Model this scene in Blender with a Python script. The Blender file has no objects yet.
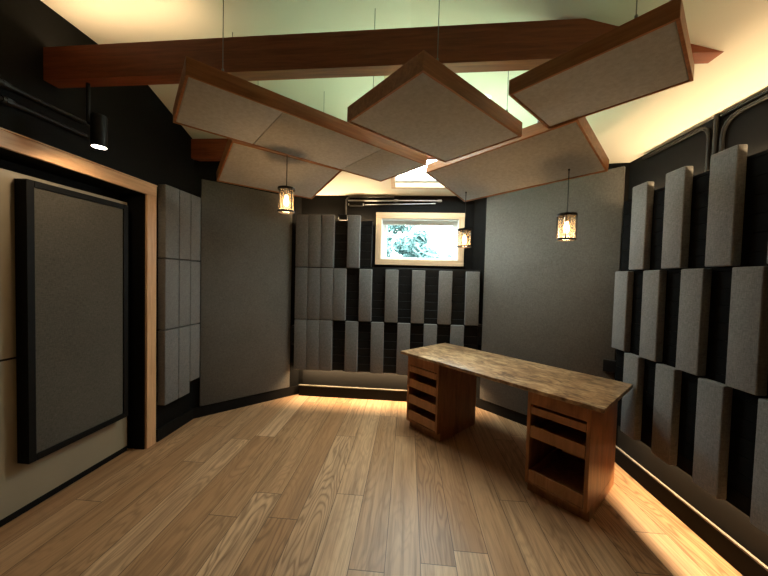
import bpy, bmesh, math, random
from mathutils import Vector, Matrix, noise
random.seed(7)
SC = bpy.context.scene
COL = SC.collection
S = 0.93                      # plan units -> metres (applied to everything at the end)
PI = math.pi
R2 = math.sqrt(0.5)

# ------------------------------------------------------------------ helpers
class MB:
    """collects shapes, then links them as ONE mesh object"""
    def __init__(self): self.bm = bmesh.new()
    def _bev(self, verts, w, seg=2):
        es = list({e for v in verts for e in v.link_edges})
        if w > 0: bmesh.ops.bevel(self.bm, geom=es, offset=w, segments=seg, affect='EDGES', profile=0.5)
    def box(self, a, b, bev=0.0, mat=None, seg=2):
        r = bmesh.ops.create_cube(self.bm, size=1.0)
        c = [(a[i]+b[i])/2 for i in range(3)]; d = [abs(b[i]-a[i]) for i in range(3)]
        for v in r['verts']:
            v.co = Vector((c[0]+v.co.x*d[0], c[1]+v.co.y*d[1], c[2]+v.co.z*d[2]))
            if mat is not None: v.co = mat @ v.co
        self._bev(r['verts'], bev, seg); return self
    def prism(self, pts, vec, bev=0.0):
        """polygon of 3d points extruded by vec"""
        vs = [self.bm.verts.new(p) for p in pts]
        ws = [self.bm.verts.new(Vector(p)+Vector(vec)) for p in pts]
        n = len(pts)
        fs = [self.bm.faces.new(vs), self.bm.faces.new(ws[::-1])]
        for i in range(n): fs.append(self.bm.faces.new((vs[i], ws[i], ws[(i+1) % n], vs[(i+1) % n])))
        bmesh.ops.recalc_face_normals(self.bm, faces=fs)
        self._bev(vs+ws, bev); return self
    def cyl(self, p0, p1, r, r2=None, seg=20, cap=True):
        p0, p1 = Vector(p0), Vector(p1); d = p1-p0
        q = Vector((0, 0, 1)).rotation_difference(d.normalized()) if d.length else None
        m = Matrix.Translation((p0+p1)/2) @ q.to_matrix().to_4x4()
        bmesh.ops.create_cone(self.bm, cap_ends=cap, segments=seg, radius1=r, radius2=r if r2 is None else r2, depth=d.length, matrix=m)
        return self
    def tube(self, pts, r, seg=10):
        pts = [Vector(p) for p in pts]; rings = []; up = Vector((0.31, 0.17, 0.93))
        for i, p in enumerate(pts):
            t = (pts[min(i+1, len(pts)-1)]-pts[max(i-1, 0)]).normalized()
            if i == 0:
                x = t.cross(up).normalized()
            else:
                x = (x - t*x.dot(t)).normalized()
            y = t.cross(x)
            rings.append([self.bm.verts.new(p+(x*math.cos(2*PI*k/seg)+y*math.sin(2*PI*k/seg))*r) for k in range(seg)])
        for a, b in zip(rings, rings[1:]):
            for k in range(seg): self.bm.faces.new((a[k], a[(k+1) % seg], b[(k+1) % seg], b[k]))
        self.bm.faces.new(rings[0][::-1]); self.bm.faces.new(rings[-1]); return self
    def lathe(self, prof, seg=28, close=False):
        rings = [[self.bm.verts.new((r*math.cos(2*PI*k/seg), r*math.sin(2*PI*k/seg), z)) for k in range(seg)] for r, z in prof]
        pairs = list(zip(rings, rings[1:])) + ([(rings[-1], rings[0])] if close else [])
        for a, b in pairs:
            for k in range(seg): self.bm.faces.new((a[k], a[(k+1) % seg], b[(k+1) % seg], b[k]))
        return self
    def build(self, name, mat, parent=None, smooth=False, loc=None, rot=None):
        bmesh.ops.recalc_face_normals(self.bm, faces=self.bm.faces[:])
        me = bpy.data.meshes.new(name); self.bm.to_mesh(me); self.bm.free()
        for m in (mat if isinstance(mat, (list, tuple)) else [mat]): me.materials.append(m)
        if smooth:
            for p in me.polygons: p.use_smooth = True
            try: me.set_sharp_from_angle(angle=math.radians(40))
            except Exception: pass
        o = bpy.data.objects.new(name, me); COL.objects.link(o)
        if parent: o.parent = parent
        if loc: o.location = loc
        if rot: o.rotation_euler = rot
        return o

def tag(o, label, cat, group=None):
    o['label'] = label; o['category'] = cat
    if group: o['group'] = group
    return o
def struct(o):
    o['kind'] = 'structure'; return o
def thing(name, label, cat, loc=(0, 0, 0), rot=(0, 0, 0), group=None):
    o = bpy.data.objects.new(name, None); COL.objects.link(o); o.empty_display_size = 0.1
    o.location = loc; o.rotation_euler = rot
    return tag(o, label, cat, group)
def bend(points, rad=0.06, n=6):
    """polyline with rounded corners"""
    P = [Vector(p) for p in points]; out = [P[0]]
    for a, b, c in zip(P, P[1:], P[2:]):
        r = min(rad, (b-a).length*0.49, (c-b).length*0.49)
        s = b+(a-b).normalized()*r; e = b+(c-b).normalized()*r
        for i in range(n+1):
            t = i/n; out.append(s*(1-t)**2+b*2*t*(1-t)+e*t*t)
    out.append(P[-1]); return out

# ------------------------------------------------------------------ materials
class NT:
    def __init__(self, name):
        self.m = bpy.data.materials.new(name); self.m.use_nodes = True
        self.t = self.m.node_tree; self.t.nodes.clear()
        self.out = self.t.nodes.new('ShaderNodeOutputMaterial')
    def n(self, typ, **kw):
        nd = self.t.nodes.new('ShaderNode'+typ)
        for k, v in kw.items():
            if k.startswith('i_'):
                key = k[2:]; key = int(key) if key.isdigit() else key.replace('_', ' ')
                nd.inputs[key].default_value = v
            else: setattr(nd, k, v)
        return nd
    def l(self, a, b): self.t.links.new(a, b)
    def math(self, op, a, b=None, c=None):
        nd = self.n('Math', operation=op)
        for i, v in enumerate((a, b, c)):
            if v is None: continue
            if isinstance(v, (int, float)): nd.inputs[i].default_value = v
            else: self.l(v, nd.inputs[i])
        return nd.outputs[0]
    def coords(self): return self.n('TexCoord').outputs['Object']
    def mapping(self, vec, scale=(1, 1, 1), loc=(0, 0, 0)):
        mp = self.n('Mapping'); mp.inputs['Scale'].default_value = scale; mp.inputs['Location'].default_value = loc
        self.l(vec, mp.inputs['Vector']); return mp.outputs[0]
    def noise(self, vec, scale=5, detail=3, rough=0.5, dist=0.0):
        nd = self.n('TexNoise'); nd.inputs['Scale'].default_value = scale; nd.inputs['Detail'].default_value = detail
        nd.inputs['Roughness'].default_value = rough; nd.inputs['Distortion'].default_value = dist
        self.l(vec, nd.inputs['Vector']); return nd.outputs['Fac']
    def ramp(self, fac, stops):
        r = self.n('ValToRGB'); e = r.color_ramp.elements
        while len(e) < len(stops): e.new(0.5)
        for k, (p, c) in enumerate(stops): e[k].position = p; e[k].color = (*c, 1)
        self.l(fac, r.inputs[0]); return r.outputs[0]
    def mix(self, a, b, fac, typ='MIX'):
        m = self.n('Mix', data_type='RGBA', blend_type=typ)
        for i, v in ((6, a), (7, b)):
            if isinstance(v, tuple): m.inputs[i].default_value = (*v, 1)
            else: self.l(v, m.inputs[i])
        if isinstance(fac, (int, float)): m.inputs[0].default_value = fac
        else: self.l(fac, m.inputs[0])
        return m.outputs[2]
    def bsdf(self, col, rough=0.6, bump=None, bstr=0.2, bdist=0.01, metal=0.0, spec=0.5, sheen=0.0, coat=0.0):
        b = self.n('BsdfPrincipled')
        if isinstance(col, tuple): b.inputs['Base Color'].default_value = (*col, 1)
        else: self.l(col, b.inputs['Base Color'])
        if isinstance(rough, (int, float)): b.inputs['Roughness'].default_value = rough
        else: self.l(rough, b.inputs['Roughness'])
        b.inputs['Metallic'].default_value = metal; b.inputs['Specular IOR Level'].default_value = spec
        b.inputs['Sheen Weight'].default_value = sheen; b.inputs['Coat Weight'].default_value = coat
        if bump is not None:
            bn = self.n('Bump'); bn.inputs['Strength'].default_value = bstr; bn.inputs['Distance'].default_value = bdist
            self.l(bump, bn.inputs['Height']); self.l(bn.outputs[0], b.inputs['Normal'])
        self.l(b.outputs[0], self.out.inputs[0]); return self.m

def plain(name, col, rough=0.6, nscale=40, var=0.08, bstr=0.05, metal=0.0, spec=0.5):
    t = NT(name); f = t.noise(t.coords(), nscale, 3)
    c = t.ramp(f, [(0.3, tuple(x*(1-var) for x in col)), (0.7, tuple(min(1, x*(1+var)) for x in col))])
    return t.bsdf(c, rough, f, bstr, 0.003, metal, spec)

def wood(name, dark, light, axis='x', rough=0.45, stretch=14, scale=3.0, coat=0.0, spec=0.4):
    t = NT(name); sc = {'x': (1, stretch, stretch), 'y': (stretch, 1, stretch), 'z': (stretch, stretch, 1)}[axis]
    oi = t.n('ObjectInfo'); ad = t.n('VectorMath', operation='ADD')
    t.l(t.coords(), ad.inputs[0]); cm = t.n('CombineXYZ'); r10 = t.math('MULTIPLY', oi.outputs['Random'], 17.0)
    for k in range(3): t.l(r10, cm.inputs[k])
    t.l(cm.outputs[0], ad.inputs[1])
    v = t.mapping(ad.outputs[0], sc)
    g = t.noise(v, scale, 6, 0.6, 0.6); g2 = t.noise(v, scale*4, 4, 0.6)
    c = t.ramp(g, [(0.3, dark), (0.68, light)])
    c = t.mix(c, tuple(x*0.75 for x in dark), t.ramp(g2, [(0.55, (0, 0, 0)), (0.8, (.55, .55, .55))]))
    return t.bsdf(c, rough, g2, 0.08, 0.002, 0, spec, 0, coat)

def fabric(name, a, b, weave=420.0):
    t = NT(name); co = t.coords()
    w1 = t.noise(t.mapping(co, (1, 1, 0.18)), weave*0.6, 2); w2 = t.noise(t.mapping(co, (0.18, 0.18, 1)), weave*0.6, 2)
    s = t.math('ADD', w1, w2); s = t.math('MULTIPLY', s, 0.5)
    blot = t.noise(co, 2.2, 3)
    s2 = t.math('ADD', t.math('MULTIPLY', s, 0.8), t.math('MULTIPLY', blot, 0.2))
    c = t.ramp(s2, [(0.36, a), (0.64, b)])
    return t.bsdf(c, 0.95, s, 0.5, 0.004, 0, 0.15, 0.1)

def emission(name, col, strength):
    t = NT(name); e = t.n('Emission'); e.inputs[0].default_value = (*col, 1); e.inputs[1].default_value = strength
    t.l(e.outputs[0], t.out.inputs[0]); return t.m

def clear_glass(name, tint=(1, 1, 1), refl=0.04, rough=0.02):
    t = NT(name); tr = t.n('BsdfTransparent'); tr.inputs[0].default_value = (*tint, 1)
    gl = t.n('BsdfGlossy'); gl.inputs['Roughness'].default_value = rough
    mx = t.n('MixShader'); mx.inputs[0].default_value = refl
    t.l(tr.outputs[0], mx.inputs[1]); t.l(gl.outputs[0], mx.inputs[2])
    t.l(mx.outputs[0], t.out.inputs[0]); return t.m

def oak_floor():
    t = NT('oak_planks'); co = t.coords()
    sp = t.n('SeparateXYZ'); t.l(co, sp.inputs[0]); X, Y = sp.outputs[0], sp.outputs[1]
    W, L = 0.185, 1.75
    px = t.math('DIVIDE', t.math('ADD', X, 50.03), W); i = t.math('FLOOR', px); fx = t.math('FRACT', px)
    wn = t.n('TexWhiteNoise', noise_dimensions='1D'); t.l(i, wn.inputs['W'])
    py = t.math('ADD', t.math('DIVIDE', Y, L), t.math('MULTIPLY', wn.outputs[0], 9.0)); j = t.math('FLOOR', py); fy = t.math('FRACT', py)
    cid = t.n('CombineXYZ'); t.l(i, cid.inputs[0]); t.l(j, cid.inputs[1])
    w2 = t.n('TexWhiteNoise', noise_dimensions='2D'); t.l(cid.outputs[0], w2.inputs['Vector'])
    rnd = w2.outputs[0]
    w3 = t.n('TexWhiteNoise', noise_dimensions='3D'); cid2 = t.n('CombineXYZ'); t.l(j, cid2.inputs[0]); t.l(i, cid2.inputs[1]); cid2.inputs[2].default_value = 3.3
    t.l(cid2.outputs[0], w3.inputs['Vector']); rnd2 = w3.outputs[0]
    cv = t.n('CombineXYZ')
    t.l(t.math('ADD', X, t.math('MULTIPLY', rnd, 31.0)), cv.inputs[0])
    t.l(t.math('ADD', Y, t.math('MULTIPLY', rnd2, 47.0)), cv.inputs[1]); t.l(t.math('MULTIPLY', rnd, 13.0), cv.inputs[2])
    v = cv.outputs[0]
    # cathedral figure: contour lines of a stretched height field
    h = t.noise(t.mapping(v, (4.6, 0.75, 1)), 1.0, 3, 0.42, 0.1)
    rings = t.math('SINE', t.math('MULTIPLY', h, 150.0))
    rings = t.math('ADD', t.math('MULTIPLY', rings, 0.5), 0.5)
    ringf = t.math('POWER', rings, 2.4)
    fine = t.noise(t.mapping(v, (42, 1.3, 1)), 1.0, 5, 0.65)
    pores = t.noise(t.mapping(v, (150, 5, 1)), 1.0, 2, 0.5)
    broad = t.noise(t.mapping(v, (7, 0.7, 1)), 1.0, 3, 0.5, 0.4)
    base = t.ramp(rnd, [(0.0, (0.42, 0.225, 0.104)), (0.3, (0.54, 0.325, 0.168)), (0.65, (0.66, 0.43, 0.245)), (1.0, (0.47, 0.265, 0.128))])
    base = t.mix(base, (0.31, 0.152, 0.062), t.ramp(broad, [(0.42, (0, 0, 0)), (0.75, (.6, .6, .6))]))
    amt = t.math('MULTIPLY', ringf, t.math('ADD', t.math('MULTIPLY', t.math('POWER', rnd2, 2.0), 0.58), 0.08))
    c = t.mix(base, (0.155, 0.078, 0.034), amt)
    c = t.mix(c, (0.19, 0.098, 0.044), t.ramp(fine, [(0.46, (0, 0, 0)), (0.72, (.75, .75, .75))]))
    c = t.mix(c, (0.13, 0.068, 0.03), t.ramp(pores, [(0.58, (0, 0, 0)), (0.8, (.5, .5, .5))]))
    # knots
    vo = t.n('TexVoronoi'); vo.inputs['Scale'].default_value = 1.0; t.l(t.mapping(v, (2.3, 1.1, 1)), vo.inputs['Vector'])
    c = t.mix(c, (0.06, 0.03, 0.016), t.ramp(vo.outputs['Distance'], [(0.0, (.85, .85, .85)), (0.035, (0, 0, 0))]))
    ex = t.math('LESS_THAN', t.math('MINIMUM', fx, t.math('SUBTRACT', 1.0, fx)), 0.011)
    ey = t.math('LESS_THAN', t.math('MINIMUM', fy, t.math('SUBTRACT', 1.0, fy)), 0.0013)
    gap = t.math('MAXIMUM', ex, ey)
    c = t.mix(c, (0.05, 0.028, 0.014), t.math('MULTIPLY', gap, 0.8))
    ht = t.math('SUBTRACT', t.math('ADD', t.math('MULTIPLY', fine, 0.4), t.math('MULTIPLY', ringf, -0.25)), t.math('MULTIPLY', gap, 1.2))
    rough = t.math('ADD', t.math('MULTIPLY', fine, 0.2), 0.33)
    return t.bsdf(c, rough, ht, 0.18, 0.004, 0, 0.5)

def burl_top():
    t = NT('burl_desktop'); co = t.coords()
    a = t.noise(t.mapping(co, (1.0, 2.2, 1)), 3.6, 5, 0.62, 1.6); b = t.noise(t.mapping(co, (1, 1.7, 1)), 9, 4, 0.6, 1.5)
    c = t.ramp(a, [(0.3, (0.14, 0.066, 0.028)), (0.5, (0.42, 0.25, 0.12)), (0.7, (0.70, 0.50, 0.28))])
    c = t.mix(c, (0.07, 0.032, 0.014), t.ramp(b, [(0.46, (0, 0, 0)), (0.66, (.75, .75, .75))]))
    r = t.math('ADD', t.math('MULTIPLY', b, 0.25), 0.27)
    return t.bsdf(c, r, b, 0.25, 0.004, 0, 0.5, 0, 0.2)

def alder(name, dark, light):
    t = NT(name); co = t.coords()
    a = t.noise(t.mapping(co, (4.5, 4.5, 1.0)), 2.2, 5, 0.62, 1.1); b = t.noise(t.mapping(co, (40, 40, 2.0)), 1.2, 4, 0.6)
    c = t.ramp(a, [(0.3, dark), (0.7, light)])
    c = t.mix(c, tuple(x*0.6 for x in dark), t.ramp(b, [(0.5, (0, 0, 0)), (0.8, (.5, .5, .5))]))
    return t.bsdf(c, 0.42, b, 0.06, 0.002, 0, 0.45)

M = {}
M['floor'] = oak_floor()
M['ceiling'] = plain('cream_ceiling_paint', (0.80, 0.755, 0.645), 0.85, 2.0, 0.03, 0.03)
M['black'] = plain('black_wall_paint', (0.0042, 0.0039, 0.0035), 0.7, 30, 0.15, 0.08, 0, 0.12)
M['blackboard'] = plain('black_stained_board', (0.006, 0.0057, 0.0053), 0.5, 22, 0.25, 0.1, 0, 0.2)
M['blackslat'] = plain('matt_black_slat', (0.0035, 0.0033, 0.003), 0.85, 22, 0.25, 0.1, 0, 0.05)
M['lowwall'] = plain('dark_brown_wall_strip', (0.0055, 0.0047, 0.0038), 0.7, 30, 0.1, 0.05, 0, 0.3)
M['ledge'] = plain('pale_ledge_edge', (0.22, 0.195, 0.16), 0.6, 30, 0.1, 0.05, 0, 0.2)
M['baseboard'] = plain('dark_baseboard_paint', (0.009, 0.0075, 0.0062), 0.8, 30, 0.1, 0.05, 0, 0.12)
M['fabric'] = fabric('grey_acoustic_fabric', (0.110, 0.107, 0.102), (0.198, 0.194, 0.187))
M['wallfab'] = fabric('grey_wall_fabric', (0.080, 0.073, 0.063), (0.140, 0.130, 0.115))
M['cloudfab'] = fabric('pale_cloud_fabric', (0.42, 0.445, 0.455), (0.59, 0.625, 0.64))
M['doorfab'] = fabric('charcoal_panel_fabric', (0.060, 0.054, 0.043), (0.108, 0.098, 0.080))
M['beam'] = wood('redwood_beam', (0.18, 0.042, 0.014), (0.33, 0.088, 0.030), 'x', 0.5)
M['cloudwood'] = wood('cloud_frame_wood', (0.27, 0.105, 0.034), (0.48, 0.205, 0.073), 'x', 0.45)
M['pine'] = wood('pine_casing', (0.56, 0.30, 0.145), (0.74, 0.45, 0.24), 'y', 0.4)
M['pinez'] = wood('pine_upright', (0.56, 0.30, 0.145), (0.74, 0.45, 0.24), 'z', 0.4)
M['pinex'] = wood('pine_window_casing', (0.62, 0.42, 0.25), (0.82, 0.60, 0.40), 'x', 0.4)
M['pinewz'] = wood('pine_window_upright', (0.62, 0.42, 0.25), (0.82, 0.60, 0.40), 'z', 0.4)
M['bounceboard'] = plain('pale_green_bounce_board', (0.60, 0.80, 0.58), 0.8, 8, 0.02, 0.02)  # green so that light bounced off the added cloud tops tints the ceiling
M['desk'] = alder('alder_cabinet', (0.19, 0.070, 0.022), (0.46, 0.190, 0.066))
M['drawer'] = alder('alder_drawer_front', (0.31, 0.135, 0.05), (0.52, 0.25, 0.105))
M['desktop'] = burl_top()
M['door'] = plain('cream_door_paint', (0.31, 0.255, 0.175), 0.5, 6, 0.04, 0.02)
M['gloss_black'] = plain('black_frame_lacquer', (0.006, 0.0055, 0.005), 0.6, 40, 0.1, 0.03, 0, 0.12)
M['blackmetal'] = plain('black_lamp_metal', (0.008, 0.007, 0.006), 0.5, 60, 0.1, 0.02, 0.0, 0.25)
M['steel'] = plain('galvanised_conduit', (0.55, 0.56, 0.58), 0.3, 60, 0.1, 0.02, 1.0)
M['greypipe'] = plain('dark_grey_conduit', (0.14, 0.135, 0.13), 0.3, 60, 0.1, 0.02, 0.7)
M['blackpipe'] = plain('black_painted_conduit', (0.010, 0.0094, 0.0088), 0.4, 60, 0.1, 0.02, 0.0, 0.25)
M['vinyl'] = plain('white_vinyl_frame', (0.78, 0.82, 0.80), 0.4, 30, 0.02, 0.01)
M['skyglass'] = clear_glass('skylight_glass', (0.97, 1.0, 0.96))
M['glass'] = clear_glass('window_glass', (0.93, 0.97, 0.95))
def seeded_glass():
    t = NT('seeded_lamp_glass'); tr = t.n('BsdfTransparent'); tr.inputs[0].default_value = (.95, .9, .82, 1)
    tl = t.n('BsdfTranslucent'); tl.inputs[0].default_value = (.9, .8, .66, 1); gl = t.n('BsdfGlossy'); gl.inputs['Roughness'].default_value = .15
    m1 = t.n('MixShader'); f = t.noise(t.coords(), 90, 2); t.l(t.math('MULTIPLY', f, .2), m1.inputs[0]); t.l(tr.outputs[0], m1.inputs[1]); t.l(tl.outputs[0], m1.inputs[2])
    m2 = t.n('MixShader'); m2.inputs[0].default_value = .05; t.l(m1.outputs[0], m2.inputs[1]); t.l(gl.outputs[0], m2.inputs[2]); t.l(m2.outputs[0], t.out.inputs[0]); return t.m
M['lampglass'] = seeded_glass()
M['bulb'] = emission('warm_bulb_filament', (1.0, 0.60, 0.25), 22)
M['spotdisc'] = emission('spot_lamp_lens', (1.0, 0.86, 0.68), 30)
M['led'] = emission('led_diffuser', (1.0, 0.66, 0.33), 4)
M['cable'] = plain('steel_cable', (0.25, 0.24, 0.22), 0.4, 80, 0.1, 0.02, 0.8)
M['cord'] = plain('black_lamp_cord', (0.015, 0.014, 0.013), 0.6, 80, 0.1, 0.02)
M['leafa'] = plain('green_leaves', (0.055, 0.112, 0.108), 0.7, 3, 0.6, 0.1)
M['leafb'] = plain('grey_green_leaves', (0.062, 0.122, 0.120), 0.7, 3, 0.5, 0.1)
M['bark'] = plain('tree_bark', (0.035, 0.03, 0.025), 0.9, 20, 0.4, 0.3)
M['ground'] = plain('pale_gravel', (0.045, 0.047, 0.044), 0.9, 30, 0.3, 0.3)
M['siding'] = plain('pale_siding', (0.04, 0.05, 0.05), 0.8, 20, 0.1, 0.1)
M['roofing'] = plain('grey_shingles', (0.026, 0.032, 0.033), 0.9, 40, 0.3, 0.2)

# ------------------------------------------------------------------ room constants
XL, XR, YB, YF = -2.34, 1.935, 4.03, -1.7        # wall faces
KL, KR = 5.49, 4.85                               # corner walls: -x+y=KL and x+y=KR
YLC, XBL = XL+KL, YB-KL                           # left corner points
YRC, XBR = KR-XR, KR-YB
ZC, ZW = 3.28, 2.69
def ceil_z(x, y): return min(ZC, ZW+0.300*(XR-x), ZW+0.385*(YB-y))
FOOT = [(XL, YF), (XR, YF), (XR, YRC), (XBR, YB), (XBL, YB), (XL, YLC)]

# floor
b = MB(); b.prism([(XL-.25, YF-.2, -0.12), (XR+.2, YF-.2, -0.12), (XR+.2, YB+.2, -0.12), (XL-.25, YB+.2, -0.12)], (0, 0, 0.12))
struct(b.build('floor', M['floor']))

# ceiling: flat middle, slope to the right wall, slope to the back wall (with the skylight opening)
def clip(poly, f):
    out = []
    for i in range(len(poly)):
        p, q = poly[i], poly[(i+1) % len(poly)]; a, c = f(*p), f(*q)
        if a >= 0: out.append(p)
        if (a > 0 > c) or (a < 0 < c):
            s = a/(a-c); out.append((p[0]+(q[0]-p[0])*s, p[1]+(q[1]-p[1])*s))
    return out
big = [(XL-.3, YF-.3), (XR+.12, YF-.3), (XR+.12, YB+.14), (XL-.3, YB+.14)]
z0 = lambda x, y: ZC
z1 = lambda x, y: ZW+0.300*(XR-x)
z2 = lambda x, y: ZW+0.385*(YB-y)
SKX0, SKX1, SKY0, SKY1 = -0.195, 0.62, 2.55, 3.825
b = MB()
def slab(poly, zf):
    if len(poly) >= 3: b.prism([(x, y, zf(x, y)) for x, y in poly], (0, 0, 0.16))
p0 = clip(clip(big, lambda x, y: z1(x, y)-z0(x, y)), lambda x, y: z2(x, y)-z0(x, y)); slab(p0, z0)
p1 = clip(clip(big, lambda x, y: z0(x, y)-z1(x, y)), lambda x, y: z2(x, y)-z1(x, y))
p2 = clip(clip(big, lambda x, y: z0(x, y)-z2(x, y)), lambda x, y: z1(x, y)-z2(x, y))
for pp, zz in ((p1, z1), (p2, z2)):
    slab(clip(pp, lambda x, y: SKX0-x), zz); slab(clip(pp, lambda x, y: x-SKX1), zz)
    mid = clip(clip(pp, lambda x, y: x-SKX0), lambda x, y: SKX1-x)
    slab(clip(mid, lambda x, y: SKY0-y), zz); slab(clip(mid, lambda x, y: y-SKY1), zz)
struct(b.build('ceiling', M['ceiling']))

# walls
def wall(name, pts, out, mat=None):
    b = MB(); b.prism(pts, out); return struct(b.build(name, mat or M['black']))
OPY0, OPY1, OPZ = 0.62, 2.53, 2.29
b = MB(); T = -0.24
b.prism([(XL, OPY1, 0), (XL, YLC, 0), (XL, YLC, ceil_z(XL, YLC)+.03), (XL, 2.45, ZC+.03), (XL, OPY1-.4, ZC+.03), (XL, OPY1-.4, OPZ), (XL, OPY1, OPZ)], (T, 0, 0))
b.box((XL+T, OPY0, OPZ), (XL, OPY1-.4, ZC+.03)); b.box((XL+T, YF, 0), (XL, OPY0, ZC+.03))
b.box((XL+T-.02, OPY0-.1, 0), (XL+T, OPY1+.1, OPZ+.1))
struct(b.build('wall_left', M['black']))
def top_line(ax, ay, bx, by, n=14):
    return [(ax+(bx-ax)*i/n, ay+(by-ay)*i/n, ceil_z(ax+(bx-ax)*i/n, ay+(by-ay)*i/n)+.03) for i in range(n+1)]
wall('wall_back_left', [(XL, YLC, 0), (XBL, YB, 0)]+top_line(XBL, YB, XL, YLC), (-.1, .1, 0))
wall('wall_back_right', [(XBR, YB, 0), (XR, YRC, 0)]+top_line(XR, YRC, XBR, YB), (.1, .1, 0))
wall('wall_right', [(XR, YF, 0), (XR, YRC, 0), (XR, YRC, ZW+.02), (XR, YF, ZW+.02)], (.12, 0, 0))
wall('wall_front', [(XL, YF, 0), (XR, YF, 0)]+top_line(XR, YF, XL, YF), (0, -.12, 0), M['wallfab'])
WX0, WX1, WZ0, WZ1 = -0.375, 0.63, 1.855, 2.39
b = MB()
b.box((XBL-.05, YB, 0), (WX0, YB+.14, ZW+.02)); b.box((WX1, YB, 0), (XBR+.05, YB+.14, ZW+.02))
b.box((WX0, YB, 0), (WX1, YB+.14, WZ0)); b.box((WX0, YB, WZ1), (WX1, YB+.14, ZW+.02))
struct(b.build('wall_back', M['black']))

# baseboards (the back and right ones carry a ledge with a pale lit top)
def base_run(name, a, c, nrm, h, t, mat):
    a, c, nrm = Vector((*a, 0)), Vector((*c, 0)), Vector((*nrm, 0)).normalized()
    b = MB(); b.prism([a, c, c+nrm*t, a+nrm*t], (0, 0, h)); return struct(b.build(name, mat))
base_run('baseboard_back_left', (XL+.005, YLC+.005), (XBL+.01, YB-.005+.01), (R2, -R2), .115, .022, M['baseboard'])
base_run('baseboard_back_right', (XBR, YB), (XR, YRC), (-R2, -R2), .115, .022, M['baseboard'])
base_run('baseboard_left', (XL, 2.66), (XL, YLC), (1, 0), .115, .022, M['baseboard'])
base_run('baseboard_back', (XBL+.03, YB), (XBR, YB), (0, -1), .135, .075, M['baseboard'])
base_run('baseboard_right', (XR, YF), (XR, YRC-.02), (-1, 0), .135, .03, M['baseboard'])
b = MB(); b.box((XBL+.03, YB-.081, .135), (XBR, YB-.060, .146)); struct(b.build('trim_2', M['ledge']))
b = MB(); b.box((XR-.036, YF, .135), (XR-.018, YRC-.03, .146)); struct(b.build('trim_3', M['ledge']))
b = MB(); b.box((XBL+.06, YB-.006, .135), (XBR-.03, YB, .62)); struct(b.build('trim_4', M['lowwall']))
b = MB(); b.box((XR-.006, YF, .135), (XR, YRC-.03, .62)); struct(b.build('trim_5', M['lowwall']))

# door recess: pine casing, cream slab with a dark seam
cas = bpy.data.objects.new('trim_1', None); COL.objects.link(cas); struct(cas)
b = MB(); b.box((XL, OPY0-.1, OPZ), (XL+.022, OPY1+.11, OPZ+.095), .003)
b.box((XL, OPY0-.1, OPZ+.095), (XL+.03, OPY1+.11, OPZ+.105), .002); b.build('head_casing', M['pine'], cas)
b = MB(); b.box((XL, OPY1+.01, 0), (XL+.022, OPY1+.11, OPZ), .003); b.build('side_casing', M['pinez'], cas)
b = MB(); b.box((XL, OPY0-.1, 0), (XL+.022, OPY0, OPZ), .003); b.build('side_casing', M['pinez'], cas)
dr = bpy.data.objects.new('door_1', None); COL.objects.link(dr); struct(dr)
XD = -2.47
b = MB(); b.box((XD-.05, OPY0+.005, .045), (XD, 2.50, 1.029), .002); b.build('door_panel', M['door'], dr)
b = MB(); b.box((XD-.05, OPY0+.005, 1.043), (XD, 2.50, 2.205), .002); b.build('door_panel', M['door'], dr)
b = MB(); b.box((XD-.05, OPY0+.005, 1.029), (XD-.006, 2.50, 1.043)); b.build('door_seam', M['gloss_black'], dr)
b = MB(); b.box((XD-.05, OPY0+.005, .0), (XD-.001, 2.50, .045)); b.build('door_sweep', M['gloss_black'], dr)

# black framed panel on the door
t = thing('framed_sound_absorber', 'large charcoal fabric panel in deep black frame on cream door', 'acoustic panel', (XD, 1.73, .352))
PL, PH, PD, fw = .695, 1.812, .085, .042
b = MB(); b.box((0, 0, 0), (PD, fw, PH), .003); b.box((0, PL-fw, 0), (PD, PL, PH), .003)
b.box((0, fw, 0), (PD, PL-fw, fw), .003); b.box((0, fw, PH-fw), (PD, PL-fw, PH), .003); b.build('frame', M['gloss_black'], t)
b = MB(); b.box((.004, fw, fw), (PD-.008, PL-fw, PH-fw), .004); b.build('fabric_face', M['doorfab'], t)

# ------------------------------------------------------------------ corner fabric panels
def corner_panel(name, a, c, nrm, z0, z1, label):
    a, c = Vector((*a, z0)), Vector((*c, z0)); nrm = Vector((*nrm, 0)).normalized()
    b = MB(); b.prism([a, c, c+nrm*.034, a+nrm*.034], (0, 0, z1-z0), .005)
    tag(b.build(name, M['wallfab'], smooth=True), label, 'fabric wall panel', 'tall fabric panels on the corner walls')
corner_panel('fabric_wall_panel', (-2.292, 3.198), (-1.56, 3.93), (R2, -R2), .125, 2.63, 'tall grey fabric panel covering the angled wall left of the window')
corner_panel('fabric_wall_panel', (.955, 3.895), (1.915, 2.935), (-R2, -R2), .125, 2.66, 'tall grey fabric panel on the angled wall right of the window, behind the desk')

# ------------------------------------------------------------------ slatted backings
def slats(n, z0, z1, hgt, gap):
    z = z0; out = []
    while z < z1-.02:
        out.append((z, min(z+hgt, z1))); z += hgt+gap
    return out
def backing(label, mk, gap, z0, z1, mat):
    b = MB()
    for za, zb in slats(0, z0, z1, .098, gap): mk(b, za, zb, False)
    mk(b, z0+.004, z1-.005, True)
    return tag(b.build('slatted_backing', mat), label, 'slatted backing', 'black slat boards behind the pads')
def mk_back(b, za, zb, core):
    if core:
        b.box((-1.465, 3.918, za), (.895, 3.93, min(zb, 1.74)))
        b.box((-1.465, 3.918, 1.74), (-.48, 3.93, zb))
        for x in (-1.38, -.3, .76): b.box((x-.02, 3.93, .64), (x+.02, YB-.002, 1.70))
        return
    x1 = .895 if za < 1.70 else -.48
    b.box((-1.465, 3.903, za), (x1, 3.918, min(zb, 1.755) if za < 1.70 else zb), .002, seg=1)
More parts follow.
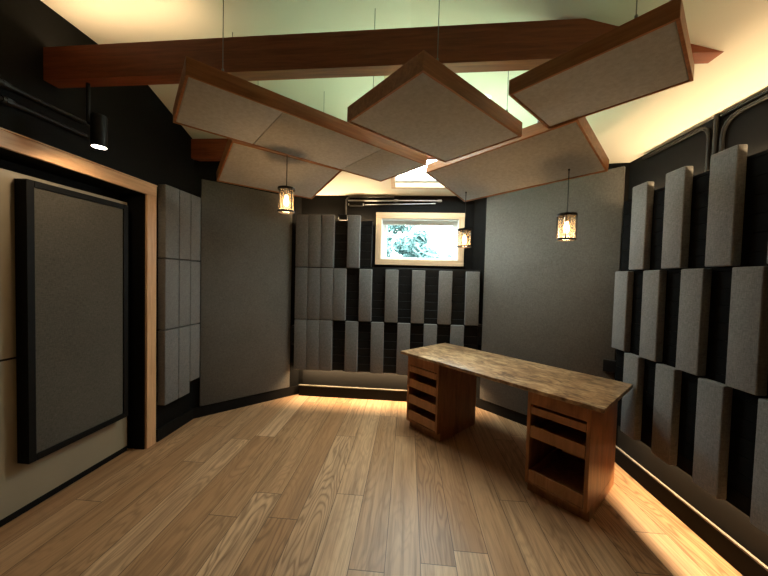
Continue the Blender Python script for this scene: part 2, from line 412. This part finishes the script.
backing('black horizontal slat boards on the back wall under the window', mk_back, .007, .38, 2.335, M['blackboard'])
def mk_right(b, za, zb, core):
    if core:
        b.box((1.84, .9, za), (1.852, 2.80, zb))
        for y in (1.0, 1.85, 2.76): b.box((1.852, y-.02, .64), (XR-.002, y+.02, 2.20))
        return
    b.box((1.825, .9, za), (1.84, 2.80, zb), .002, seg=1)
backing('black horizontal slat boards on the right wall behind the checkerboard pads', mk_right, .002, .395, 2.318, M['blackslat'])

# ------------------------------------------------------------------ acoustic pads
ORD = ['first', 'second', 'third', 'fourth', 'fifth', 'sixth', 'seventh', 'eighth', 'ninth', 'tenth']
def pad_mesh(wx, wy, h, seed):
    b = MB(); b.box((-wx/2, -wy/2, 0), (wx/2, wy/2, h), .008, seg=3)
    bmesh.ops.triangulate(b.bm, faces=[f for f in b.bm.faces if len(f.verts) > 4])
    return b
def make_pad(loc, wx, wy, h, label, group):
    o = pad_mesh(wx, wy, h, 0).build('acoustic_pad', M['fabric'], smooth=True)
    o.location = loc
    return tag(o, label, 'acoustic pad', group)
def row_copies(spots, wx, wy, h, group):
    proto = None
    for (loc, label) in spots:
        if proto is None: proto = make_pad(loc, wx, wy, h, label, group); continue
        o = proto.copy(); COL.objects.link(o); o.location = loc; o['label'] = label
        a = random.uniform(-.004, .004); o.rotation_euler = (0, a, 0) if wx > wy else (a, 0, 0)
RZ = [(.40, .652), (1.055, .662), (1.722, .668)]            # z and height of bottom, middle, top rows
RN = ['bottom', 'middle', 'top']
cw = .1675; yc = 3.9036-.031
RB = [(.385, .659), (1.048, .671), (1.724, .675)]
for r, cols in enumerate(([0, 1, 2, 4, 6, 8, 10, 12], [0, 1, 2, 3, 5, 7, 9, 11, 13], [0, 1, 2, 4])):
    z, h = RB[r]; sp = []
    for k, c in enumerate(cols):
        x = -1.465+cw*(c+.5)
        nb = 'tight in the flush block at its left end' if c < 3 else 'spaced apart'
        sp.append(((x, yc, z), 'narrow grey pad on the window wall, %s row, %s from the left' % (RN[r], ORD[k])))
    row_copies(sp, cw-.004, .062, h-.004, 'grey pads on the window wall')
pw = .1592; xc = 1.8256-.0265
for r, cols in enumerate(([1, 3, 5, 7], [0, 2, 4, 6], [1, 3, 5, 7])):
    z, h = RZ[r]; sp = []
    for k, c in enumerate(cols):
        y = 2.788-pw*(c+.5)
        sp.append(((xc, y, z), 'thick grey pad on the right wall, %s row, %s counting from the far corner' % (RN[r], ORD[k])))
    row_copies(sp, .053, pw-.003, h-.004, 'grey pads on the right wall')
# left wall pads: flush block of three columns by three rows
lz = [(.345, .715), (1.064, .672), (1.740, .685)]
for r in range(3):
    z, h = lz[r]; sp = []
    for k, (ya, yb) in enumerate(((2.675, 2.848), (2.851, 3.005), (3.008, 3.158))):
        if r == 0 and k == 2: continue
        sp.append((ya, yb, z, h, 'grey pad beside the wooden door casing, %s row, %s column from the casing' % (RN[r], ORD[k])))
    if r == 0: sp.append((3.008, 3.158, .462, .598, 'shorter grey pad beside the left corner, bottom row, ending higher than its neighbours'))
    for ya, yb, z_, h_, lab in sp:
        o = pad_mesh(.08, yb-ya-.002, h_-.004, 0).build('acoustic_pad', M['fabric'], smooth=True)
        o.location = (-2.3005, (ya+yb)/2, z_); tag(o, lab, 'acoustic pad', 'grey pads beside the door')

# ------------------------------------------------------------------ window and outside
w = bpy.data.objects.new('window_1', None); COL.objects.link(w); struct(w)
b = MB(); cw_ = .072; y0, y1 = YB-.022, YB
b.box((WX0-cw_, y0, WZ1), (WX1+cw_, y1, WZ1+cw_+.005), .003); b.box((WX0-cw_, y0, WZ0-cw_), (WX1+cw_, y1, WZ0), .003); b.build('casing', M['pinex'], w)
b = MB(); b.box((WX0-cw_, y0, WZ0), (WX0, y1, WZ1), .003); b.box((WX1, y0, WZ0), (WX1+cw_, y1, WZ1), .003); b.build('casing', M['pinewz'], w)
b = MB()
for (xa, xb, za, zb, ya, yb) in ((WX0, WX1, WZ1-.014, WZ1, YB-.01, YB+.14), (WX0, WX1, WZ0, WZ0+.012, YB-.01, YB+.14), (WX0, WX0+.012, WZ0, WZ1, YB-.01, YB+.14), (WX1-.012, WX1, WZ0, WZ1, YB-.01, YB+.14)):
    b.box((xa, ya, za), (xb, yb, zb))
b.build('jamb_liner', M['vinyl'], w)
b = MB(); xa, xb, za, zb = WX0+.012, WX1-.012, WZ0+.012, WZ1-.014; f = .056
b.box((xa, YB+.05, zb-f), (xb, YB+.09, zb), .003); b.box((xa, YB+.05, za), (xb, YB+.09, za+.02), .003)
b.box((xa, YB+.05, za+.02), (xa+f, YB+.09, zb-f), .003); b.box((xb-f, YB+.05, za+.02), (xb, YB+.09, zb-f), .003); b.build('sash_frame', M['vinyl'], w)
b = MB(); b.box((xa+f, YB+.066, za+.02), (xb-f, YB+.072, zb-f)); b.build('pane', M['glass'], w)

# skylight
k = bpy.data.objects.new('window_2', None); COL.objects.link(k); struct(k)
sl = math.atan(.385)
def sky_pt(x, y, dz): return (x, y, z2(x, y)+dz)
def sky_bar(b, x0, x1, ya, yb, dz0, dz1):
    b.prism([sky_pt(x0, ya, dz0), sky_pt(x1, ya, dz0), sky_pt(x1, yb, dz0), sky_pt(x0, yb, dz0)], (0, 0, dz1-dz0))
b = MB(); e = .05
sky_bar(b, SKX0-e, SKX0, SKY0-e, SKY1+.035, -.028, -.001); sky_bar(b, SKX1, SKX1+e, SKY0-e, SKY1+.035, -.028, -.001)
sky_bar(b, SKX0, SKX1, SKY0-e, SKY0, -.028, -.001); sky_bar(b, SKX0, SKX1, SKY1, SKY1+.035, -.028, -.001); b.build('wood_trim', M['pinex'], k)
b = MB(); sky_bar(b, SKX0, SKX1, SKY0, SKY0+.05, .03, .08); sky_bar(b, SKX0, SKX1, SKY1-.03, SKY1, .03, .08)
sky_bar(b, SKX0, SKX0+.02, SKY0, SKY1, .03, .08); sky_bar(b, SKX1-.02, SKX1, SKY0, SKY1, .03, .08); b.build('sash_frame', M['vinyl'], k)
b = MB(); sky_bar(b, SKX0+.02, SKX1-.02, SKY0+.05, SKY1-.03, .05, .056); b.build('pane', M['skyglass'], k)

# outside: ground, trees, hedge, a neighbouring roof
b = MB(); b.prism([(-40, YB+.4, -.4), (40, YB+.4, -.4), (40, 70, -.4), (-40, 70, -.4)], (0, 0, .2)); struct(b.build('ground', M['ground']))
def leaf_blob(b, c, rx, ry, rz, n, s):
    for _ in range(n):
        while True:
            p = Vector((random.uniform(-1, 1), random.uniform(-1, 1), random.uniform(-1, 1)))
            if .25 < p.length < 1: break
        p = Vector(c)+Vector((p.x*rx, p.y*ry, p.z*rz))
        u = Vector((random.gauss(0, 1), random.gauss(0, 1), random.gauss(0, 1))).normalized(); v = u.orthogonal().normalized()
        q = s*random.uniform(.6, 1.3)
        vs = [b.bm.verts.new(p+u*q), b.bm.verts.new(p+v*q*.5), b.bm.verts.new(p-u*q), b.bm.verts.new(p-v*q*.5)]
        b.bm.faces.new(vs)
def tree(loc, hgt, blobs, mat, label, s=.16, n=420):
    t = thing('tree', label, 'tree', loc, group='trees outside the window')
    b = MB(); b.tube([(0, 0, 0), (.05, 0, hgt*.4), (-.03, .05, hgt*.8)], .13, 8); b.build('trunk', M['bark'], t)
    b = MB()
    for c, r in blobs: leaf_blob(b, c, r, r, r*.8, n, s)
    b.build('crown', mat, t)
tree((-1.35, 12.5, -.2), 4.2, [((0, 0, 3.9), .95), ((.9, .2, 4.3), .75), ((-.7, .3, 3.4), .8), ((1.7, 0, 4.5), .6), ((.1, -.3, 3.0), .6)], M['leafa'], 'leafy tree seen through the left half of the small window')
tree((.35, 15.5, -.2), 3.6, [((0, 0, 3.2), .7), ((.55, 0, 2.9), .65), ((-.6, .2, 3.5), .6), ((.2, .1, 3.9), .45)], M['leafb'], 'round grey green tree seen in the middle of the small window')
tree((2.35, 15.0, -.2), 2.6, [((0, 0, 2.75), .55), ((.4, .1, 2.4), .55)], M['leafa'], 'small bushy tree seen at the right edge of the small window', n=300)
b = MB()
for i in range(16): leaf_blob(b, (-3+.42*i, 13.8+.2*math.sin(i*1.7), 1.8+.12*math.sin(i*2.3)), .45, .35, .55, 130, .12)
b.build('hedge', M['leafb']); tag(bpy.data.objects['hedge'], 'low clipped hedge along the bottom of the window view', 'hedge')
t = thing('house', 'pale neighbouring house far outside the window', 'house', (-.2, 19, -.2))
b = MB(); b.box((-2.6, 0, 0), (2.6, 3, 2.75)); b.build('wall', M['siding'], t)
b = MB(); b.prism([(-2.9, -.3, 2.75), (-2.9, 3.3, 2.75), (-2.9, 1.5, 3.35)], (5.8, 0, 0)); b.build('roof', M['roofing'], t)

# ------------------------------------------------------------------ beams
def beam(name, y, label, skew=0.0):
    zb, zt, th = 2.80, 3.003, .085
    def xr(z): return XR-(z-ZW)/.300
    b = MB(); b.prism([(XL, 0, zb), (xr(zb)+.03, 0, zb), (xr(zt)+.03, 0, zt), (XL, 0, zt)], (0, th, 0))
    for v in b.bm.verts: v.co.y -= skew*(v.co.x-XL)
    o = b.build(name, M['beam']); o.location = (0, y, 0)
    return tag(o, label, 'ceiling beam', 'wooden tie beams under the ceiling')
beam('ceiling_beam', 1.79, 'long red brown timber beam crossing the room in front of the hanging panels', .0179)
o = beam('ceiling_beam', 3.105, 'red brown timber beam end at the left corner, behind the hanging panels'); o.location.z = .025

# ------------------------------------------------------------------ hanging clouds
CLOUD = {}
def cloud(center, yaw, L, W, label, seams=(), tilt=0.0, th=.088, cab=((-.3, -1), (.3, -1), (-.3, 1), (.3, 1))):
    t = thing('ceiling_cloud', label, 'hanging acoustic panel', center, (0, 0, 0), 'wood framed panels hung from the ceiling')
    t.rotation_euler = (tilt, 0, yaw)
    hl, hw, ft = L/2, W/2, .013
    b = MB()
    b.box((-hl, -hw, 0), (hl, -hw+ft, th), .0015); b.build('long_rail', M['cloudwood'], t)
    b = MB(); b.box((-hl, hw-ft, 0), (hl, hw, th), .0015); b.build('long_rail', M['cloudwood'], t)
    for xa in (-hl, hl-ft):
        b = MB(); b.box((xa, -hw+ft, 0), (xa+ft, hw-ft, th), .0015); b.build('end_rail', M['cloudwood'], t)
    xs = [-hl+ft]+[s*L for s in seams]+[hl-ft]
    for xa, xb in zip(xs, xs[1:]):
        b = MB(); b.box((xa+.0015, -hw+ft+.001, .003), (xb-.0015, hw-ft-.001, th-.012), .006); b.build('fabric_panel', M['cloudfab'], t, smooth=True)
    b = MB(); b.box((-hl+ft+.001, -hw+ft+.001, th-.0115), (hl-ft-.001, hw-ft-.001, th-.004)); tb = b.build('bounce_board', M['bounceboard'], t); tb['label'] = 'added pale green board bouncing light to the ceiling'  # unseen board added on top to throw a greenish glow onto the ceiling
    m = Matrix.Translation(center) @ Matrix.Rotation(yaw, 4, 'Z') @ Matrix.Rotation(tilt, 4, 'X')
    mi = m.inverted()
    for fx, sy in cab:
        p = Vector((fx*L, sy*(hw-ft/2), th)); q = m @ p
        top = mi @ Vector((q.x, q.y, ceil_z(q.x, q.y)))
        b = MB(); b.tube([p-Vector((0, 0, .03)), p.lerp(top, .5), top], .0022, 6); b.build('hanging_cable', M['cable'], t)
        b = MB(); b.cyl(p-Vector((0, 0, .002)), p+Vector((0, 0, .012)), .006, seg=10); b.build('cable_eye', M['cable'], t)
    return t, m
cloud((-.694, 2.213, 2.55), math.radians(44), 1.69, .61, 'longest hanging panel, wood framed with three pale fabric sections, on the left', (-.215, .225), cab=((-.405, -1), (.3, -1), (-.3, 1), (.3, 1)))
cloud((.150, 1.918, 2.522), math.radians(44.5), .915, .61, 'central hanging panel, wood framed, its corner pointing at the viewer', cab=((-.39, -1), (.3, -1), (-.3, 1), (.3, 1)))
kd = (2.585-1.6)/(2.7425-1.6)
cloud((1.062*kd, 1.908*kd, 2.585), math.radians(-44.6), .759*kd, .61*kd, 'hanging panel at the upper right, nearest the right wall, wood framed', cab=((.28, 1), (-.3, 1), (.3, -1)), th=.078)
E_t, E_m = cloud((.763, 2.573, 2.49), math.radians(-46.6), 1.233, .61, 'tilted hanging panel above the desk, wood framed, with two pendant lamps below', tilt=math.radians(15.2)*-1)
# tilted panel at the left back
b1, b2 = Vector((-1.755, 2.655, 2.44)), Vector((-1.07, 3.262, 2.44))
d = (b2-b1); yaw = math.atan2(d.y, d.x); tl = math.radians(11)
nin = Vector((d.y, -d.x, 0)).normalized()
cB = (b1+b2)/2+nin*.34*math.cos(tl)+Vector((0, 0, .34*math.sin(tl)))
B_t, B_m = cloud(cB, yaw, d.length, .68, 'tilted hanging panel at the left back, partly hidden by the longest panel', tilt=-tl)

def under_z(m, x, y):
    n = (m.to_3x3() @ Vector((0, 0, 1))); c = m @ Vector((0, 0, .006))
    return c.z-(n.x*(x-c.x)+n.y*(y-c.y))/n.z

# ------------------------------------------------------------------ pendant lamps
def pendant(x, y, zbot, ztop, m, label):
    H = ztop-zbot; Rr = .060
    t = thing('pendant_lamp', label, 'pendant lamp', (x, y, zbot), group='caged pendant lamps')
    zc = under_z(m, x, y)-zbot
    b = MB(); b.tube([(0, 0, H+.012), (.001, 0, (zc+H)/2), (0, 0, zc)], .0035, 8); b.build('cord', M['cord'], t)
    b = MB(); b.cyl((0, 0, zc-.012), (0, 0, zc), .007, seg=12); b.build('canopy', M['blackmetal'], t)
    b = MB(); b.lathe([(.0, H+.014), (.012, H+.014), (.014, H+.004), (Rr+.006, H), (Rr+.008, H-.006), (Rr+.006, H-.018), (Rr+.001, H-.018), (Rr, H-.006), (0, H-.004)]); b.build('cap', M['blackmetal'], t, smooth=True)
    b = MB(); b.lathe([(Rr+.007, .0), (Rr+.007, .012), (Rr, .012), (Rr, 0)], close=True); b.build('bottom_ring', M['blackmetal'], t, smooth=True)
    for q in range(4):
        a = PI/4+q*PI/2+.25
        b = MB(); b.cyl(((Rr+.003)*math.cos(a), (Rr+.003)*math.sin(a), .006), ((Rr+.003)*math.cos(a), (Rr+.003)*math.sin(a), H-.006), .0035, seg=8); b.build('cage_bar', M['blackmetal'], t)
    b = MB(); b.lathe([(Rr-.004, .008), (Rr-.004, H-.012)]); b.build('glass_shade', M['lampglass'], t, smooth=True)
    b = MB(); b.lathe([(0, H-.006), (.016, H-.006), (.018, H-.03), (.014, H-.058), (0, H-.058)], 18); b.build('socket', M['steel'], t, smooth=True)
    b = MB(); b.lathe([(.0, H-.058), (.011, H-.06), (.016, H-.085), (.021, H-.105), (.018, H-.128), (.008, H-.143), (0, H-.146)], 18); b.build('bulb', M['bulb'], t, smooth=True)
    L = bpy.data.lights.new('pendant_light', 'POINT'); L.energy = PEND_W; L.color = (1, .56, .24); L.shadow_soft_size = .03
    o = bpy.data.objects.new('pendant_light', L); COL.objects.link(o); o.parent = t; o.location = (0, 0, H-.165)
PEND_W = 2.6
pendant(-.985, 2.372, 2.105, 2.298, B_m, 'caged glass pendant lamp lit at the left, hanging by the left corner panel')
pendant(.529, 3.022, 1.925, 2.10, E_m, 'caged glass pendant lamp lit in front of the window edge')
pendant(1.165, 2.392, 1.922, 2.118, E_m, 'caged glass pendant lamp lit in front of the right angled panel')

# ------------------------------------------------------------------ left spotlight
t = thing('spotlight', 'black cylinder spotlight hanging below the beam above the door casing', 'spotlight', (-2.005, 1.832, 2.395))
b = MB(); b.lathe([(.0, .20), (.038, .20), (.042, .19), (.042, 0), (.038, 0), (.037, .012), (0, .014)]); b.build('housing', M['blackmetal'], t, smooth=True)
b = MB(); b.cyl((0, 0, .001), (0, 0, .008), .0372, seg=24); b.build('lens', M['spotdisc'], t)
b = MB(); b.tube(bend([(-.03, 0, .15), (-.075, 0, .15), (-.075, 0, .404)], .03), .011, 10); b.build('stem', M['blackmetal'], t, smooth=True)
L = bpy.data.lights.new('spot_light', 'SPOT'); L.energy = 7; L.color = (1, .74, .45); L.spot_size = math.radians(135); L.spot_blend = .35; L.shadow_soft_size = .04
o = bpy.data.objects.new('spot_light', L); COL.objects.link(o); o.parent = t; o.location = (0, 0, -.012); o.rotation_euler = (math.radians(12), math.radians(24), 0)

# ------------------------------------------------------------------ desk (local x along the length, y to the back)
desk = thing('desk', 'long walnut brown wooden desk with two drawer pedestals and a burled top', 'desk')
desk.rotation_euler = (0, 0, -PI/4)
ou, ov = -1.45, 2.32
desk.location = (ou*R2+ov*R2, -ou*R2+ov*R2, 0)
def DU(u): return u-ou
def DV(v): return v-ov
b = MB(); b.box((DU(-2.352), DV(2.262), .798), (DU(-.520), DV(3.022), .828), .004); b.build('desktop', M['desktop'], desk, smooth=True)
def pedestal(u0, u1, fronts):
    v0, v1, th = DV(2.32), DV(2.985), .024
    a, c = DU(u0), DU(u1)
    b = MB()
    b.box((a, v0, .085), (a+th, v1, .798), .002); b.box((c-th, v0, .085), (c, v1, .798), .002)
    b.box((a+th, v1-.014, .085), (c-th, v1, .798)); b.box((a+th, v0+.004, .085), (c-th, v1-.014, .103))
    b.box((a+th, v0, .692), (c-th, v0+.022, .798), .001); b.box((a+th, v0, .085), (c-th, v0+.018, .100), .001)
    p = b.build('pedestal', M['desk'], desk)
    b = MB(); b.box((a, v0+.055, 0), (c, v1, .085), .001); b.build('plinth', M['desk'], p)
    for za, zb in fronts:
        b = MB(); x0, x1 = a+th+.003, c-th-.003
        b.box((x0, v0+.003, za), (x1, v0+.022, zb), .002)
        b.box((x0+.006, v0+.022, za+.004), (x0+.018, v1-.03, zb-.004)); b.box((x1-.018, v0+.022, za+.004), (x1-.006, v1-.03, zb-.004))
        b.box((x0+.018, v1-.042, za+.004), (x1-.018, v1-.03, zb-.004)); b.box((x0+.018, v0+.022, za+.006), (x1-.018, v1-.042, za+.012))
        b.build('drawer', M['drawer'], p)
pedestal(-2.293, -1.872, ((.618, .680), (.455, .542), (.282, .372), (.111, .203)))
pedestal(-1.014, -.602, ((.618, .672), (.440, .527), (.106, .192)))

# ------------------------------------------------------------------ conduits and small fittings
def pipe(label, pts, r, mat, rad=.07, fit=(), group='conduit runs on the walls'):
    b = MB(); b.tube(bend(pts, rad), r, 10)
    o = thing('conduit', label, 'conduit', pts[0], group=group)
    for v in b.bm.verts: v.co -= Vector(pts[0])
    b.build('pipe', mat, o, smooth=True)
    for p, ax in fit:
        q = Vector(p)-Vector(pts[0]); a = Vector(ax)
        b = MB(); b.cyl(q-a*.028, q+a*.028, r*1.5, seg=14); b.cyl(q-a*.012, q+a*.012, r*1.85, seg=6); b.build('coupling', mat, o)
yc_ = YB-.018
pipe('grey conduit rising beside the window pads and running along under the ceiling', [(-.85, yc_, 2.425), (-.85, yc_, 2.668), (-.22, yc_, 2.668)], .011, M['greypipe'])
pipe('shiny steel conduit with couplings above the window', [(-.825, yc_, 2.618), (.40, yc_, 2.622)], .0095, M['steel'], fit=(((-.19, yc_, 2.621), (1, 0, 0)), ((.37, yc_, 2.622), (1, 0, 0))))
pipe('thin steel conduit just below the coupled one above the window', [(-.60, yc_, 2.566), (.30, yc_, 2.584)], .005, M['steel'], fit=(((.29, yc_, 2.584), (1, 0, 0)),))
def jbox(label, a, c, mat):
    t = thing('junction_box', label, 'junction box', a)
    s = Vector(c)-Vector(a)
    b = MB(); b.box((0, 0, 0), s, .006); b.build('box', mat, t)
    b = MB(); b.cyl((-.014, s.y/2, s.z*.5), (.0, s.y/2, s.z*.5), .014, seg=14); b.build('connector', M['steel'], t)
    b = MB(); b.cyl((s.x, s.y/2, s.z*.5), (s.x+.014, s.y/2, s.z*.5), .014, seg=14); b.build('connector', M['steel'], t)
jbox('small black junction box with steel connectors under the conduits left of the window', (-.805, YB-.052, 2.545), (-.625, YB, 2.588), M['blackpipe'])
jbox('black junction box on top of the slat boards between two pads left of the window', (-.925, YB-.10, 2.345), (-.82, YB, 2.42), M['blackpipe'])
xw = XR-.016
pipe('black conduit under the ceiling of the right wall, bending down near the far end', [(xw, 2.73, 2.655), (xw, 2.17, 2.655), (xw, 2.17, 2.345)], .012, M['blackpipe'], .09)
pipe('black conduit dropping straight from the ceiling between the bent ones on the right wall', [(xw, 2.125, 2.69), (xw, 2.125, 2.345)], .015, M['blackpipe'])
pipe('grey conduit bending down from the near side under the ceiling of the right wall', [(xw, 1.1, 2.645), (xw, 2.085, 2.645), (xw, 2.085, 2.345)], .012, M['blackpipe'], .12)
pipe('long black conduit along the right wall just under the ceiling edge', [(xw+.004, 1.1, 2.674), (xw+.004, 2.10, 2.674)], .010, M['blackpipe'])
xl = XL+.02
pipe('upper black conduit above the door casing on the left wall', [(xl, .9, 2.638), (xl, 2.03, 2.650)], .013, M['blackpipe'], fit=(((xl, 1.585, 2.645), (0, 1, 0)),))
pipe('lower black conduit above the door casing on the left wall', [(xl, .9, 2.555), (xl, 2.03, 2.560)], .013, M['blackpipe'], fit=(((xl, 1.60, 2.558), (0, 1, 0)),))
b = MB(); b.tube([(0, 0, .0), (.004, .005, -.02), (-.004, .02, -.035), (.006, .035, -.028), (.012, .03, -.045), (.003, .02, -.07)], .0035, 8)
o = b.build('ceiling_hook', M['blackpipe'], smooth=True); o.location = (.565, 1.985, ZC); tag(o, 'small dark wire hook left in the ceiling above the long beam', 'hook')
def wallbox(label, loc, yaw):
    t = thing('wall_box', label, 'wall box', loc, (0, 0, yaw))
    b = MB(); b.box((-.03, -.05, 0), (.03, 0, .26), .006); b.build('box', M['blackpipe'], t)
    b = MB(); b.box((-.022, -.056, .03), (.022, -.05, .23), .002); b.build('cover', M['gloss_black'], t)
wallbox('small black box on the left edge of the window wall near the corner', (-1.475, YB-.13, .70), 0)
wallbox('small black box at the right end of the window wall beside the last pad', (.915, YB-.09, .80), 0)
b = MB(); b.box((-.07, -.05, 0), (.07, 0, .11), .006); o = b.build('outlet_box', M['blackpipe']); o.location = (1.905-.01, 2.945-.01, .80); o.rotation_euler = (0, 0, -PI/4)
tag(o, 'small black box behind the desk at the far right corner', 'outlet box')

# ------------------------------------------------------------------ lights
def area(name, loc, rot, sx, sy, e, col, spread=PI):
    L = bpy.data.lights.new(name, 'AREA'); L.shape = 'RECTANGLE'; L.size = sx; L.size_y = sy; L.energy = e; L.color = col
    try: L.spread = spread
    except Exception: pass
    o = bpy.data.objects.new(name, L); COL.objects.link(o); o.location = loc; o.rotation_euler = rot; return o
WARM = (1.0, .70, .39)
def led(label, a, c, w, up, watts, inset):
    """a recessed LED strip: channel, diffuser, and the light it gives"""
    a, c = Vector(a), Vector(c); d = c-a; Lg = d.length; yaw = math.atan2(d.y, d.x)
    t = thing('led_strip', label, 'led strip', (a+c)/2, (0, 0, yaw), 'hidden led strips')
    s = 1 if up else -1
    b = MB(); b.box((-Lg/2, -w/2, -.006*s), (Lg/2, w/2, 0)); b.build('channel', M['blackmetal'], t)
    b = MB(); b.box((-Lg/2, -w/2+.002, 0), (Lg/2, w/2-.002, .003*s)); b.build('diffuser', M['led'], t)
    o = area('led_light', (0, 0, .006*s), (PI if up else 0, 0, 0), Lg, w, watts, WARM); o.parent = t
led('recessed strip light washing the floor along the window wall', (-1.42, 3.944, .408), (.80, 3.944, .408), .014, False, 24, 0)
led('recessed strip light washing the floor along the right wall', (1.897, 1.0, .465), (1.897, 2.78, .465), .016, False, 16, 0)
led('recessed strip light shining up the window wall to the ceiling', (-1.42, 3.975, 2.285), (-.49, 3.975, 2.285), .02, True, 9, 0)
led('recessed strip light shining up the right wall to the ceiling', (1.893, .6, 2.275), (1.893, 2.78, 2.275), .02, True, 12, 0)
led('strip light on the left end of the long beam shining up to the ceiling', (-2.30, 1.835, 3.009), (-1.40, 1.822, 3.009), .02, True, 2.2, 0)

W_ = bpy.data.worlds.new('World'); SC.world = W_; W_.use_nodes = True
nt = W_.node_tree; nt.nodes.clear(); wo = nt.nodes.new('ShaderNodeOutputWorld'); bg = nt.nodes.new('ShaderNodeBackground')
bg.inputs[0].default_value = (.88, .97, 1.0, 1); bg.inputs[1].default_value = 28
nt.links.new(bg.outputs[0], wo.inputs[0])
p = area('daylight_portal', ((WX0+WX1)/2, YB+.16, (WZ0+WZ1)/2), (-PI/2, 0, 0), WX1-WX0, WZ1-WZ0, 1, (1, 1, 1)); p.data.cycles.is_portal = True
ys = (SKY0+SKY1)/2
p = area('skylight_portal', ((SKX0+SKX1)/2, ys, z2(0, ys)+.2), (-sl, 0, 0), SKX1-SKX0, (SKY1-SKY0)/math.cos(sl), 1, (1, 1, 1)); p.data.cycles.is_portal = True

# ------------------------------------------------------------------ plan units -> metres
for me in bpy.data.meshes: me.transform(Matrix.Scale(S, 4))
for o in bpy.data.objects:
    o.location = o.location*S
for L in bpy.data.lights:
    if L.type == 'AREA': L.size *= S; L.size_y *= S
    else: L.shadow_soft_size *= S

# ------------------------------------------------------------------ camera
cam = bpy.data.cameras.new('camera'); co = bpy.data.objects.new('camera', cam); COL.objects.link(co)
yaw, pitch, roll = .0793287613, -.0307848, .0262346
cy, sy, cp, sp, cr, sr = math.cos(yaw), math.sin(yaw), math.cos(pitch), math.sin(pitch), math.cos(roll), math.sin(roll)
f = Vector((-sy*cp, cy*cp, sp)); r = Vector((cy, sy, 0)); u = r.cross(f)
r2 = r*cr+u*sr; u2 = u*cr-r*sr
m = Matrix((r2, u2, -f)).transposed().to_4x4(); m.translation = Vector((0, 0, 1.6*S))
co.matrix_world = m
cam.sensor_fit = 'HORIZONTAL'; cam.sensor_width = 36; cam.lens = 305/768*36; cam.clip_start = .02
SC.camera = co
SC.view_settings.view_transform = 'Standard'; SC.view_settings.look = 'None'
SC.view_settings.gamma = 1; SC.view_settings.use_curve_mapping = False; SC.view_settings.exposure = 0.16
SC.cycles.max_bounces = 10; SC.cycles.diffuse_bounces = 6; SC.cycles.transparent_max_bounces = 12
SC.cycles.sample_clamp_indirect = 6; SC.cycles.use_denoising = True
